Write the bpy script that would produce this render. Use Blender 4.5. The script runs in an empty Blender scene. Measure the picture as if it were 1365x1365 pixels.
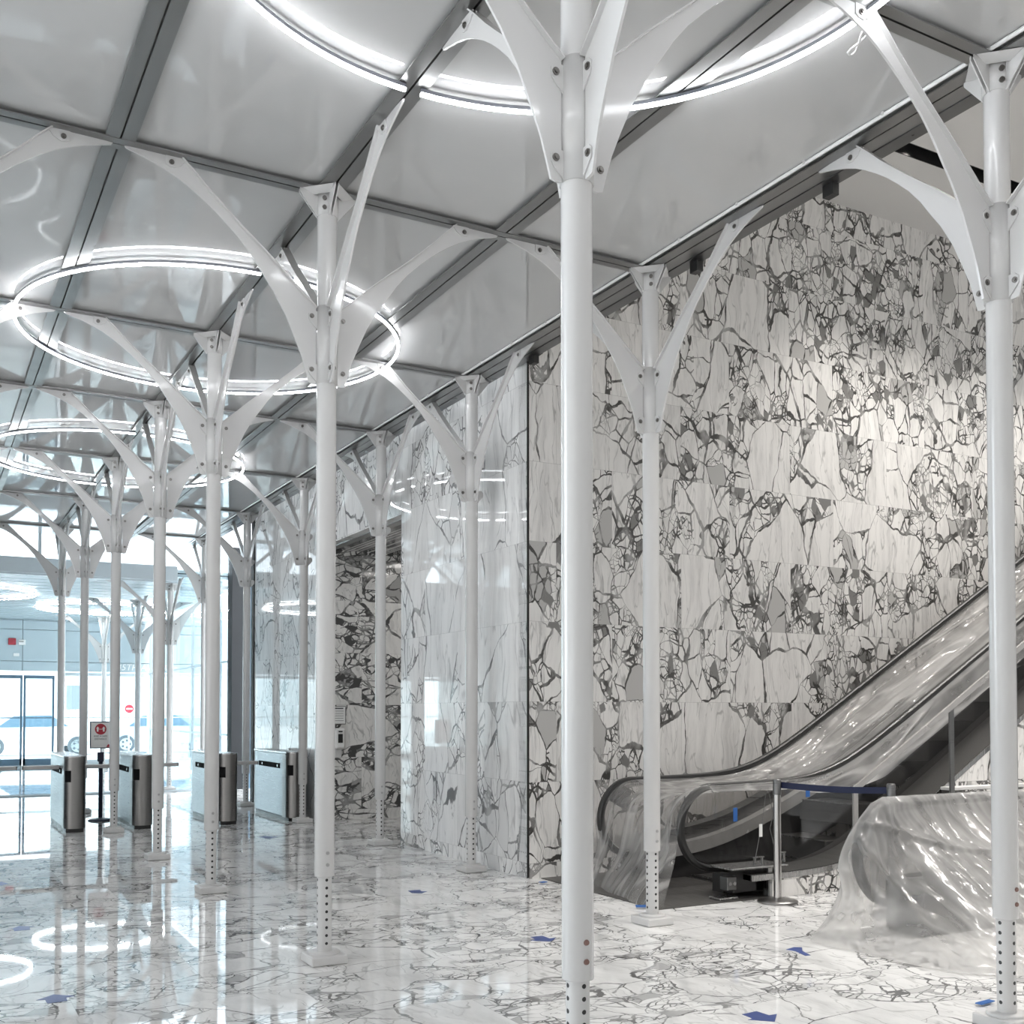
import bpy, math, random
from math import sin, cos, pi, radians, log, exp, sqrt
from mathutils import Vector, Matrix, noise

C = bpy.context.scene.collection
random.seed(7)

# ------------------------------------------------------------------ mesh builder
class M:
    def __init__(s): s.v = []; s.f = []; s.sm = []
    def add(s, vs, fs, smooth=False):
        o = len(s.v); s.v += [tuple(v) for v in vs]
        for f in fs: s.f.append([i + o for i in f]); s.sm.append(smooth)
        return s
    def box(s, c, d, mat=None, bev=0.0):
        x, y, z = (k / 2 for k in d)
        if bev > 0:
            return s.bevbox(c, d, bev, mat)
        vs = [Vector((a * x, b * y, e * z)) for a in (-1, 1) for b in (-1, 1) for e in (-1, 1)]
        if mat: vs = [mat @ v for v in vs]
        vs = [v + Vector(c) for v in vs]
        return s.add(vs, [(0, 1, 3, 2), (4, 6, 7, 5), (0, 4, 5, 1), (2, 3, 7, 6), (0, 2, 6, 4), (1, 5, 7, 3)])
    def bevbox(s, c, d, b, mat=None):
        # box with bevelled edges
        x, y, z = (k / 2 for k in d); b = min(b, x * .49, y * .49, z * .49)
        vs = []; idx = {}
        def V(p):
            k = tuple(round(q, 6) for q in p)
            if k not in idx: idx[k] = len(vs); vs.append(Vector(p))
            return idx[k]
        fs = []
        H = (x, y, z)
        def corner(sg, ax):
            return [sg[i] * (H[i] if i == ax else H[i] - b) for i in range(3)]
        for ax in range(3):
            u, w = [(1, 2), (2, 0), (0, 1)][ax]
            for sg in (-1, 1):
                q = []
                for a, e in ((-1, -1), (1, -1), (1, 1), (-1, 1)):
                    S = [0, 0, 0]; S[ax] = sg; S[u] = a; S[w] = e
                    q.append(V(corner(S, ax)))
                fs.append(q if sg > 0 else q[::-1])
        for ax in range(3):
            u, w = [(1, 2), (2, 0), (0, 1)][ax]
            for a in (-1, 1):
                for e in (-1, 1):
                    q = []
                    for t, which in ((-1, u), (1, u), (1, w), (-1, w)):
                        S = [0, 0, 0]; S[ax] = t; S[u] = a; S[w] = e
                        q.append(V(corner(S, which)))
                    fs.append(q if a * e < 0 else q[::-1])
        for a in (-1, 1):
            for e in (-1, 1):
                for t in (-1, 1):
                    S = (a, e, t); q = [V(corner(S, k)) for k in range(3)]
                    fs.append(q if a * e * t > 0 else q[::-1])
        if mat: vs = [mat @ v for v in vs]
        return s.add([v + Vector(c) for v in vs], fs)
    def cyl(s, p0, p1, r0, r1=None, n=24, caps=True, smooth=True):
        p0, p1 = Vector(p0), Vector(p1); r1 = r0 if r1 is None else r1
        w = (p1 - p0).normalized(); a = w.orthogonal().normalized(); b = w.cross(a)
        vs = []
        for p, r in ((p0, r0), (p1, r1)):
            vs += [p + (a * cos(2 * pi * i / n) + b * sin(2 * pi * i / n)) * r for i in range(n)]
        s.add(vs, [(i, (i + 1) % n, n + (i + 1) % n, n + i) for i in range(n)], smooth)
        if caps:
            s.add(vs[:n], [tuple(range(n))[::-1]]); s.add(vs[n:], [tuple(range(n))])
        return s
    def lathe(s, prof, c=(0, 0, 0), n=32):
        c = Vector(c); vs = []
        for r, z in prof: vs += [c + Vector((r * cos(2 * pi * i / n), r * sin(2 * pi * i / n), z)) for i in range(n)]
        fs = []
        for k in range(len(prof) - 1):
            fs += [(k * n + i, k * n + (i + 1) % n, (k + 1) * n + (i + 1) % n, (k + 1) * n + i) for i in range(n)]
        s.add(vs, fs, True)
        if prof[0][0] > 1e-5: s.add(vs[:n], [tuple(range(n))[::-1]])
        if prof[-1][0] > 1e-5: s.add(vs[-n:], [tuple(range(n))])
        return s
    def tube(s, path, r, n=12, closed=False, caps=True):
        path = [Vector(p) for p in path]; N = len(path); vs = []
        up = None
        for i, p in enumerate(path):
            if closed: t = path[(i + 1) % N] - path[i - 1]
            else: t = path[min(i + 1, N - 1)] - path[max(i - 1, 0)]
            t.normalize()
            if up is None: up = t.orthogonal().normalized()
            up = (up - t * up.dot(t)).normalized(); b = t.cross(up)
            vs += [p + (up * cos(2 * pi * k / n) + b * sin(2 * pi * k / n)) * r for k in range(n)]
        fs = []
        for i in range(N if closed else N - 1):
            j = (i + 1) % N
            fs += [(i * n + k, i * n + (k + 1) % n, j * n + (k + 1) % n, j * n + k) for k in range(n)]
        s.add(vs, fs, True)
        if not closed and caps:
            s.add(vs[:n], [tuple(range(n))[::-1]]); s.add(vs[-n:], [tuple(range(n))])
        return s
    def sweep(s, path, sec, fixed):
        # sec: list of (a,b) in (side=fixed dir, normal) ; path planar with 'fixed' normal
        path = [Vector(p) for p in path]; N = len(path); n = len(sec); F = Vector(fixed); vs = []
        for i, p in enumerate(path):
            t = (path[min(i + 1, N - 1)] - path[max(i - 1, 0)]).normalized(); b = t.cross(F)
            vs += [p + F * a + b * c for a, c in sec]
        fs = []
        for i in range(N - 1):
            fs += [(i * n + k, i * n + (k + 1) % n, (i + 1) * n + (k + 1) % n, (i + 1) * n + k) for k in range(n)]
        s.add(vs, fs, False); s.add(vs[:n], [tuple(range(n))[::-1]]); s.add(vs[-n:], [tuple(range(n))])
        return s
    def prism(s, poly, fn, t0, t1):
        n = len(poly); vs = [fn(a, b, t0) for a, b in poly] + [fn(a, b, t1) for a, b in poly]
        s.add(vs, [tuple(range(n))[::-1], tuple(range(n, 2 * n))] + [(i, (i + 1) % n, n + (i + 1) % n, n + i) for i in range(n)])
        return s
    def strip(s, A, B, fn, t0, t1):
        # thick plate between two polylines A and B of equal length
        n = len(A); vs = []
        for t in (t0, t1):
            vs += [fn(a, b, t) for a, b in A] + [fn(a, b, t) for a, b in B]
        fs = []
        for i in range(n - 1):
            fs += [(i, i + 1, n + i + 1, n + i), (2 * n + i, 3 * n + i, 3 * n + i + 1, 2 * n + i + 1),
                   (i, 2 * n + i, 2 * n + i + 1, i + 1), (n + i, n + i + 1, 3 * n + i + 1, 3 * n + i)]
        fs += [(0, n, 3 * n, 2 * n), (n - 1, 3 * n - 1, 4 * n - 1, 2 * n - 1)]
        return s.add(vs, fs)
    def grid(s, rows, smooth=True):
        n = len(rows[0]); vs = [p for r in rows for p in r]
        return s.add(vs, [(i * n + k, i * n + k + 1, (i + 1) * n + k + 1, (i + 1) * n + k) for i in range(len(rows) - 1) for k in range(n - 1)], smooth)

def link(name, me, mat=None, parent=None, loc=None):
    o = bpy.data.objects.new(name, me); C.objects.link(o)
    if mat and len(me.materials) == 0: me.materials.append(mat)
    if parent: o.parent = parent
    if loc: o.location = loc
    return o
def mesh(name, m):
    me = bpy.data.meshes.new(name); me.from_pydata([tuple(v) for v in m.v], [], m.f)
    me.polygons.foreach_set('use_smooth', m.sm); me.update(); return me
def obj(name, m, mat, parent=None, loc=None): return link(name, mesh(name, m), mat, parent, loc)
def tag(o, label, cat, group=None, kind=None):
    o['label'] = label; o['category'] = cat
    if group: o['group'] = group
    if kind: o['kind'] = kind
    return o
def thing(name, label, cat, loc=(0, 0, 0), rz=0, group=None):
    o = bpy.data.objects.new(name, None); C.objects.link(o); o.location = loc; o.rotation_euler = (0, 0, rz)
    o.empty_display_size = .1
    return tag(o, label, cat, group)
def struct(name, m, mat):
    o = obj(name, m, mat); o['kind'] = 'structure'; return o
def text(name, body, size, mat, parent, loc, rot=(pi / 2, 0, 0), shear=0, align='LEFT', ext=.002):
    cu = bpy.data.curves.new(name, 'FONT'); cu.body = body; cu.size = size; cu.shear = shear; cu.align_x = align; cu.extrude = ext; cu.resolution_u = 4
    t = bpy.data.objects.new(name, cu); C.objects.link(t)
    me = bpy.data.meshes.new_from_object(t.evaluated_get(bpy.context.evaluated_depsgraph_get()))
    bpy.data.objects.remove(t); me.name = name; me.materials.clear()
    o = link(name, me, mat, parent, loc); o.rotation_euler = rot; return o

# ------------------------------------------------------------------ materials
class NT:
    def __init__(s, name):
        s.m = bpy.data.materials.new(name); s.m.use_nodes = True; s.t = s.m.node_tree; s.t.nodes.clear()
        s.out = s.t.nodes.new('ShaderNodeOutputMaterial')
    def n(s, typ, ins=None, **kw):
        nd = s.t.nodes.new(typ)
        for k, v in kw.items(): setattr(nd, k, v)
        for k, v in (ins or {}).items():
            if isinstance(v, bpy.types.NodeSocket): s.t.links.new(v, nd.inputs[k])
            else: nd.inputs[k].default_value = v
        return nd
    def math(s, op, a, b=0.0, c=0.0, clamp=False):
        nd = s.n('ShaderNodeMath', {0: a, 1: b, 2: c}, operation=op); nd.use_clamp = clamp; return nd.outputs[0]
    def vmath(s, op, a, b=(0, 0, 0)):
        return s.n('ShaderNodeVectorMath', {0: a, 1: b}, operation=op).outputs[0]
    def scale(s, v, k):
        nd = s.n('ShaderNodeVectorMath', {0: v}, operation='SCALE'); nd.inputs['Scale'].default_value = k; return nd.outputs[0]
    def smooth(s, x, a, b, lo=0.0, hi=1.0):
        nd = s.n('ShaderNodeMapRange', {'Value': x, 'From Min': a, 'From Max': b, 'To Min': lo, 'To Max': hi}, interpolation_type='SMOOTHSTEP'); return nd.outputs[0]
    def lin(s, x, a, b, lo, hi, *_):
        return s.n('ShaderNodeMapRange', {'Value': x, 'From Min': a, 'From Max': b, 'To Min': lo, 'To Max': hi}).outputs[0]
    def noise(s, v, sc, det=2.0, rough=.5, out='Fac'):
        return s.n('ShaderNodeTexNoise', {'Vector': v, 'Scale': sc, 'Detail': det, 'Roughness': rough}).outputs[out]
    def voro(s, v, sc, feat='DISTANCE_TO_EDGE', rnd=1.0):
        return s.n('ShaderNodeTexVoronoi', {'Vector': v, 'Scale': sc, 'Randomness': rnd}, feature=feat)
    def mix(s, f, a, b):
        nd = s.n('ShaderNodeMix', None, data_type='RGBA')
        for k, v in ((0, f), (6, a), (7, b)):
            if isinstance(v, bpy.types.NodeSocket): s.t.links.new(v, nd.inputs[k])
            else: nd.inputs[k].default_value = v if k == 0 else (*v, 1) if len(v) == 3 else v
        return nd.outputs[2]
    def bsdf(s, **kw):
        b = s.n('ShaderNodeBsdfPrincipled')
        for k, v in kw.items():
            k = k.replace('_', ' ')
            if isinstance(v, bpy.types.NodeSocket): s.t.links.new(v, b.inputs[k])
            else: b.inputs[k].default_value = (*v, 1) if isinstance(v, tuple) and len(v) == 3 else v
        return b
    def done(s, b, disp=None):
        s.t.links.new(b.outputs[0], s.out.inputs[0]); return s.m
    def bump(s, h, st, dist=.02):
        return s.n('ShaderNodeBump', {'Height': h, 'Strength': st, 'Distance': dist}).outputs[0]

def plain(name, col, rough=.5, metal=0.0, var=.04, sc=6.0, coat=0.0, bump=0.0, ior=1.5, spec=.5):
    t = NT(name); co = t.n('ShaderNodeTexCoord').outputs['Object']
    nz = t.noise(co, sc, 3.0)
    lo = tuple(max(0, c * (1 - var)) for c in col); hi = tuple(min(1, c * (1 + var)) for c in col)
    kw = dict(Base_Color=t.mix(nz, lo, hi), Roughness=t.lin(nz, .3, .7, max(.01, rough * .9), rough * 1.1), Metallic=metal, IOR=ior, Coat_Weight=coat, Coat_Roughness=.08)
    kw['Specular_IOR_Level'] = spec
    if bump: kw['Normal'] = t.bump(t.noise(co, sc * 6, 3.0), bump, .01)
    return t.done(t.bsdf(**kw))

def brushed(name, col, rough, sx=1, sy=1, sz=60, var=.12, metal=1.0):
    t = NT(name); co = t.n('ShaderNodeTexCoord').outputs['Object']
    v = t.vmath('MULTIPLY', co, (sx, sy, sz)); nz = t.noise(v, 4.0, 3.0); n2 = t.noise(co, 3.0, 2.0)
    lo = tuple(c * (1 - var) for c in col); hi = tuple(min(1, c * (1 + var)) for c in col)
    return t.done(t.bsdf(Base_Color=t.mix(t.math('MULTIPLY_ADD', nz, .6, t.math('MULTIPLY', n2, .4)), lo, hi), Metallic=metal, Roughness=t.lin(nz, .3, .7, rough * .8, rough * 1.25)))

def emit(name, col, st):
    t = NT(name); return t.done(t.n('ShaderNodeEmission', {'Color': (*col, 1), 'Strength': st}))

def marble(name, ax, tile, white, dark, rough=.06, seed=0.0, dens=1.0, stretch=(1, 1), v0=0.0, width=1.0, joint=.0016, big=1.45, grey=.5, spec=.5, wobble=0.0, belt=1.0, swirl=1.0, hairs=1.0):
    """breccia: large pale clasts, belts of small clasts between them, dark angular veins, cut into slabs"""
    t = NT(name); P = t.n('ShaderNodeNewGeometry').outputs['Position']
    sp = t.n('ShaderNodeSeparateXYZ', {0: P}).outputs
    u, v = sp[ax[0]], sp[ax[1]]; v = t.math('SUBTRACT', v, v0)
    iv = t.math('FLOOR', t.math('DIVIDE', v, tile[1]))
    u2 = t.math('ADD', u, t.math('MULTIPLY', t.math('MODULO', t.math('ABSOLUTE', iv), 2.0), tile[0] * .43))
    iu = t.math('FLOOR', t.math('DIVIDE', u2, tile[0]))
    wn = t.n('ShaderNodeTexWhiteNoise', {'Vector': t.n('ShaderNodeCombineXYZ', {0: iu, 1: iv, 2: seed}).outputs[0]}, noise_dimensions='3D')
    off = t.scale(wn.outputs['Color'], 40.0)
    uv = t.n('ShaderNodeCombineXYZ', {0: t.math('MULTIPLY', u, stretch[0] * dens), 1: t.math('MULTIPLY', v, stretch[1] * dens), 2: 0.0}).outputs[0]
    p = t.vmath('ADD', uv, off)
    wl = t.vmath('SUBTRACT', t.noise(p, 1.6, 2.0, .5, 'Color'), (.5, .5, .5))
    wm = t.vmath('SUBTRACT', t.noise(p, 7.0, 3.0, .55, 'Color'), (.5, .5, .5))
    ps = t.vmath('ADD', p, t.scale(wl, .30 * swirl)); ps = t.vmath('ADD', ps, t.scale(wm, .05))
    n1 = t.noise(p, 1.9, 2.0); n3 = t.noise(p, 4.5, 2.0)
    S1, S2, S3, S4 = big, 3.9, 8.4, 17.0
    V1, V2, V3, V4 = (t.voro(ps, q).outputs['Distance'] for q in (S1, S2, S3, S4))
    def cells(q): return t.n('ShaderNodeSeparateColor', {0: t.voro(ps, q, 'F1').outputs['Color']}).outputs
    c1, c2, c3 = cells(S1), cells(S2), cells(S3)
    k1 = t.math('GREATER_THAN', c1[0], .52 - .16 * belt)                       # this big clast is shattered
    k2 = t.math('MULTIPLY', k1, t.math('GREATER_THAN', t.math('ADD', c2[0], t.lin(n1, .3, .7, -.35, .35)), .60 - .16 * belt))
    k3 = t.math('MULTIPLY', k2, t.math('GREATER_THAN', c3[0], .66))
    wv = t.lin(n3, .34, .68, .012 * width, .075 * width)
    def vein(V, w, k): return t.smooth(t.math('DIVIDE', V, t.math('MULTIPLY', w, k)), .62, 1.0, 1.0, 0.0)
    a = t.math('MULTIPLY', vein(V1, wv, .62), t.lin(n1, .3, .5, .75, 1.0))
    b = t.math('MULTIPLY', vein(V2, wv, 1.25), k1); c = t.math('MULTIPLY', vein(V3, wv, 2.3), k2); d = t.math('MULTIPLY', vein(V4, wv, 3.4), k3)
    dk = t.math('MAXIMUM', t.math('MAXIMUM', a, b), t.math('MAXIMUM', c, t.math('MULTIPLY', d, .9)))
    dk = t.math('MULTIPLY', dk, t.lin(t.noise(p, 6.0, 2.0), .35, .55, .62, 1.0))
    ha = t.n('ShaderNodeMapping', {'Vector': ps, 'Rotation': (0, 0, .6), 'Scale': (3.6, .8, 1)}).outputs[0]
    hb_ = t.n('ShaderNodeMapping', {'Vector': ps, 'Rotation': (0, 0, -.5), 'Scale': (5.5, 1.0, 1)}).outputs[0]
    hair = t.smooth(t.math('ABSOLUTE', t.math('SUBTRACT', t.noise(ha, 1.0, 2.0), .5)), .0, .012, .5 * hairs, 0.0)
    hair2 = t.smooth(t.math('ABSOLUTE', t.math('SUBTRACT', t.noise(hb_, 1.0, 3.0), .5)), .0, .016, .36 * hairs, 0.0)
    hair = t.math('MULTIPLY', hair, t.smooth(n3, .42, .58, .25, 1.0))
    cloud = t.math('MULTIPLY', t.smooth(t.noise(hb_, 1.2, 6.0, .7), .40, .8), .34)
    gr = t.math('MULTIPLY', t.math('MULTIPLY', t.math('GREATER_THAN', c2[1], .90), k1), grey)
    gr3 = t.math('MULTIPLY', t.math('MULTIPLY', t.math('GREATER_THAN', c3[1], .90), k2), min(1.0, grey * 1.8))
    f = t.math('MAXIMUM', t.math('MAXIMUM', dk, hair), t.math('MAXIMUM', t.math('MAXIMUM', cloud, hair2), t.math('MAXIMUM', gr, gr3)))
    fu = t.math('FRACT', t.math('DIVIDE', u2, tile[0])); fv = t.math('FRACT', t.math('DIVIDE', v, tile[1]))
    eu = t.math('MULTIPLY', t.math('MINIMUM', fu, t.math('SUBTRACT', 1.0, fu)), tile[0]); ev = t.math('MULTIPLY', t.math('MINIMUM', fv, t.math('SUBTRACT', 1.0, fv)), tile[1])
    j = t.math('LESS_THAN', t.math('MINIMUM', eu, ev), joint)
    f = t.math('MAXIMUM', f, t.math('MULTIPLY', j, .45))
    tone = t.lin(wn.outputs['Value'], 0, 1, .94, 1.03)
    tv = t.n('ShaderNodeCombineColor', {0: tone, 1: tone, 2: tone}).outputs[0]
    col = t.n('ShaderNodeMix', None, data_type='RGBA', blend_type='MULTIPLY'); col.inputs[0].default_value = 1.0
    t.t.links.new(t.mix(f, white, dark), col.inputs[6]); t.t.links.new(tv, col.inputs[7])
    kw = dict(Base_Color=col.outputs[2], Roughness=t.lin(f, 0, 1, rough, rough * 1.6), Specular_IOR_Level=spec)
    if wobble: kw['Normal'] = t.bump(t.noise(P, 1.2, 1.0), wobble, .02)
    return t.done(t.bsdf(**kw))

def thin_glass(name, tint, refl=1.0, ior=1.5, rough=0.0):
    t = NT(name)
    tr = t.n('ShaderNodeBsdfTransparent', {'Color': (*tint, 1)}); gl = t.n('ShaderNodeBsdfGlossy', {'Color': (.95, .97, 1, 1), 'Roughness': rough})
    bf = t.n('ShaderNodeNewGeometry').outputs['Backfacing']     # same reflection on the way in and out of the pane
    lw = t.n('ShaderNodeFresnel', {'IOR': t.lin(bf, 0, 1, ior, 1 / ior)}); nz = t.noise(t.n('ShaderNodeTexCoord').outputs['Object'], 2.0)
    f = t.math('MULTIPLY', lw.outputs[0], t.lin(nz, 0, 1, .85 * refl, 1.0 * refl), 0, True)
    mx = t.n('ShaderNodeMixShader', {0: f}); t.t.links.new(tr.outputs[0], mx.inputs[1]); t.t.links.new(gl.outputs[0], mx.inputs[2])
    return t.done(mx)

def plastic_film(name, stretch, alpha=.5, rot=30, bd=.07, rs=.25):
    t = NT(name); co = t.n('ShaderNodeTexCoord').outputs['Object']
    rv = t.vmath('MULTIPLY', t.n('ShaderNodeMapping', {'Vector': co, 'Rotation': (0, radians(rot), 0)}).outputs[0], stretch)
    wv = t.scale(t.vmath('SUBTRACT', t.noise(co, 1.5, 1.0, .5, 'Color'), (.5, .5, .5)), .22)
    n1 = t.noise(t.vmath('ADD', rv, wv), 3.0, 1.0, .4); n2 = t.noise(co, 2.4, 2.0)
    ridge = t.smooth(t.math('ABSOLUTE', t.math('SUBTRACT', t.noise(t.vmath('ADD', rv, wv), 1.6, 1.0), .5)), 0.0, .06, 1.0, 0.0)
    h = t.math('ADD', t.math('ADD', n1, t.math('MULTIPLY', n2, .8)), t.math('MULTIPLY', ridge, rs))
    nm = t.bump(h, 1.0, bd)
    pb = t.bsdf(Base_Color=(.78, .77, .76), Roughness=.13, Specular_IOR_Level=.8, Normal=nm)
    tl = t.n('ShaderNodeBsdfTranslucent', {'Color': (.78, .78, .77, 1)})
    a = t.n('ShaderNodeMixShader', {0: .42}); t.t.links.new(pb.outputs[0], a.inputs[1]); t.t.links.new(tl.outputs[0], a.inputs[2])
    tr = t.n('ShaderNodeBsdfTransparent', {'Color': (.96, .955, .95, 1)})
    al = t.smooth(h, .7, 1.3, alpha - .14, alpha + .14)
    al = t.math('ADD', al, t.math('MULTIPLY', ridge, rs * .5))
    lw = t.n('ShaderNodeLayerWeight', {'Blend': .3, 'Normal': nm}).outputs['Facing']
    al = t.math('ADD', al, t.math('MULTIPLY', lw, .35), 0, True)
    b = t.n('ShaderNodeMixShader', {0: al}); t.t.links.new(tr.outputs[0], b.inputs[1]); t.t.links.new(a.outputs[0], b.inputs[2])
    return t.done(b)

WHITE = plain('white_powder_coat', (.62, .615, .61), .24, var=.02, coat=.5)
WHITEM = plain('white_matt_paint', (.62, .615, .61), .5, var=.03)
BOLT = brushed('dark_bolt_steel', (.22, .21, .20), .35, 20, 20, 20)
RUST = plain('rusty_bolt', (.22, .13, .11), .7, var=.3, sc=60)
GALV = brushed('galvanised_steel', (.31, .31, .305), .36, 1, 1, 1, .14)
DARKMETAL = brushed('dark_metal', (.20, .20, .20), .32, 1, 1, 30, .25)
STEEL = brushed('brushed_steel', (.44, .44, .44), .24, 60, 60, 1)
NOIR = plain('matt_black_plastic', (.012, .012, .013), .8, spec=.08)
TSIDE = brushed('turnstile_side_steel', (.27, .285, .30), .32, 1, 1, 60)
DRUM = brushed('brushed_dark_steel', (.29, .283, .277), .33, 1, 1, 80)
POLE = brushed('polished_steel_pole', (.52, .51, .50), .16, 1, 1, 1)
BLACK = plain('black_rubber', (.018, .018, .018), .35)
DARK = plain('dark_enamel', (.035, .034, .034), .4, var=.2)
STEPM = brushed('ribbed_step_metal', (.07, .068, .066), .42, 1, 1, 40, .3, .4)
NAVY = plain('navy_paint', (.02, .028, .06), .4)
BELT = plain('blue_webbing', (.006, .013, .055), .6, var=.15, sc=40)
TAPE = plain('blue_painters_tape', (.02, .11, .36), .55, var=.12, sc=30)
ARROW = plain('blue_floor_sticker', (.05, .085, .27), .4, var=.12, sc=20)
RED = plain('red_enamel', (.42, .02, .04), .35)
SIGNW = plain('sign_white', (.84, .84, .83), .4, var=.01)
INK = plain('dark_ink', (.06, .06, .07), .6)
FASCIA = plain('pale_blue_metal_cladding', (.44, .53, .575), .4, var=.03, sc=1.5)
SLAT = plain('pale_blue_ceiling_slat', (.52, .60, .64), .12, var=.05, sc=1.0, spec=.8)
FRAMEB = plain('blue_grey_frame', (.10, .17, .24), .35)
FRAMEW = plain('pale_metal_frame', (.55, .62, .66), .3)
ATRIUMC = plain('plaster_ceiling', (.70, .69, .675), .8, var=.02)
SLOTB = plain('black_slot', (.012, .012, .012), .6)
PLATE = brushed('landing_plate_steel', (.13, .125, .12), .45, 30, 1, 1, .2, .6)
MATF = plain('door_mat', (.35, .39, .42), .8, sc=30, var=.1)
PAVE = plain('pale_pavement', (.72, .74, .76), .8, var=.06, sc=.8)
CARW = plain('white_car_paint', (.72, .76, .80), .12, coat=1.0)
CARB = plain('pale_blue_car_paint', (.42, .52, .62), .12, coat=1.0)
TYRE = plain('tyre_rubber', (.08, .10, .12), .8)
RIM = brushed('alloy_rim', (.65, .68, .7), .25)
FACADE = plain('pale_stone_facade', (.80, .82, .84), .8, var=.06, sc=.6)
BLUEP = plain('blue_banner_cloth', (.20, .24, .45), .7)
PINK = plain('pink_banner_cloth', (.75, .40, .45), .7)
LED = emit('led_diffuser', (.95, .97, 1.0), 34.0)
LEDV = emit('led_diffuser_far', (.93, .98, 1.0), 70.0)
LEDEDGE = plain('white_acrylic_tube', (.85, .85, .85), .15, coat=.5)
LAMP = emit('downlight_lens', (1, .95, .88), 8.0)
CHAN = plain('grey_channel', (.22, .23, .26), .3)
GLASS = thin_glass('clear_glass', (.93, .965, .975))
GLASSG = thin_glass('green_edge_glass', (.86, .93, .93))
SMOKE = thin_glass('balustrade_glass', (.88, .875, .87), 1.0)
SMOKED = thin_glass('grey_balustrade_glass', (.55, .545, .54), 1.0)
FILM = plastic_film('clear_plastic_film', (.22, 3.2, 2.2), .36)
FILMC = plastic_film('very_clear_plastic_film', (.6, 3.0, .6), .21, 0, .06, .3)
FILM2 = plastic_film('draped_plastic_film', (4.0, .8, .4), .37, 0, .05, .04)

def panel_mat():
    t = NT('glossy_grey_ceiling_panel'); P = t.n('ShaderNodeNewGeometry').outputs['Position']
    n1 = t.noise(P, 1.5, 3.0); nm = t.bump(t.noise(P, .55, 1.0), .25, .05)
    return t.done(t.bsdf(Base_Color=t.mix(n1, (.50, .50, .497), (.56, .56, .557)), Roughness=.03, IOR=1.75, Normal=nm))
PANEL = panel_mat()
def post_mat():
    t = NT('perforated_white_post'); co = t.n('ShaderNodeTexCoord').outputs['Object']; x, y, z = t.n('ShaderNodeSeparateXYZ', {0: co}).outputs
    fz = t.math('SUBTRACT', t.math('MULTIPLY', t.math('FRACT', t.math('DIVIDE', t.math('SUBTRACT', z, .002), .05)), .05), .025)
    def hole(a, b):
        d = t.math('SQRT', t.math('ADD', t.math('POWER', a, 2.0), t.math('POWER', fz, 2.0)))
        return t.math('MULTIPLY', t.math('LESS_THAN', d, .0095), t.math('LESS_THAN', b, 0.0))
    h = t.math('MAXIMUM', hole(x, y), hole(y, x))
    h = t.math('MULTIPLY', h, t.math('GREATER_THAN', z, .10))
    return t.done(t.bsdf(Base_Color=t.mix(h, (.62, .615, .61), (.01, .01, .01)), Roughness=.3))
POSTM = post_mat()

MW, MD = (.82, .805, .785), (.068, .065, .062)
WALLB = marble('breccia_marble_atrium', ('X', 'Z'), (1.52, .773), MW, MD, .09, 1.0, 1.0, (1.2, .80), .145, .62, grey=.45)
BOXL = marble('pale_marble_lobby', ('Y', 'Z'), (1.50, .773), (.94, .94, .935), (.21, .21, .215), .03, 5.0, .9, (1.0, .62), .145, .40, big=1.2, grey=.2, belt=.2)
ALC = marble('dark_marble_corridor', ('X', 'Z'), (1.45, .773), (.82, .81, .79), (.08, .08, .08), .06, 9.0, 1.1, (.8, 1.2), .145, .9, grey=.6, belt=1.2)
CLAD = marble('marble_escalator_side', ('X', 'Z'), (1.5, .773), MW, MD, .12, 3.0, 1.1, (1.0, .9), .145, .8)
FLOORM = marble('polished_marble_floor', ('X', 'Y'), (.76, 1.52), (.93, .925, .915), (.15, .15, .15), .018, 2.0, 1.05, (.78, 1.2), 0.0, .40, .0014, big=1.6, grey=.3, spec=.7, wobble=.03, belt=1.2)

# ------------------------------------------------------------------ setting
CX = (-.288, 2.288, 4.864)                      # column rows (left, middle, atrium edge)
CY = (3.61, 6.626, 9.656, 12.088, 15.047, 18.11, 21.2)
ZB = 4.955                                       # underside of the canopy beams
ZC = 4.985                                         # canopy panels
struct('floor', M().box((4, 19, -.05), (34, 46, .1)), FLOORM)
struct('ceiling', M().box((-1.0, 6.6, ZC + .03), (12.0, 31.3, .06)), PANEL)
struct('wall_atrium', M().box((11.06, 9.04, 3.72), (11.88, .2, 7.46)), WALLB)
struct('wall_right', M().box((5.22, 10.5, 3.72), (.2, 3.12, 7.46)).box((5.22, 13.605, 5.72), (.2, 3.09, 3.46)).box((5.22, 16.85, 3.72), (.2, 3.4, 7.46)), BOXL)
struct('wall_left_blocker', M().box((-7.1, 24.5, 3.72), (.2, 25, 7.46)), BOXL)  # unseen wall, added to block bright sky from the lobby's reflections
struct('wall_corridor', M().box((6.7, 15.25, 2.0), (2.76, .2, 4.0)).box((6.7, 11.96, 2.0), (2.76, .2, 4.0)).box((8.1, 13.6, 2.0), (.1, 3.1, 4.0)).box((6.7, 13.6, 4.05), (2.9, 3.1, .14)), ALC)
struct('trim_1', M().box((5.112, 8.945, 2.49), (.02, .012, 4.96)), SLOTB)
struct('trim_2', M().box((5.165, 18.63, 2.48), (.13, .16, 4.96)), SLOTB)
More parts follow.
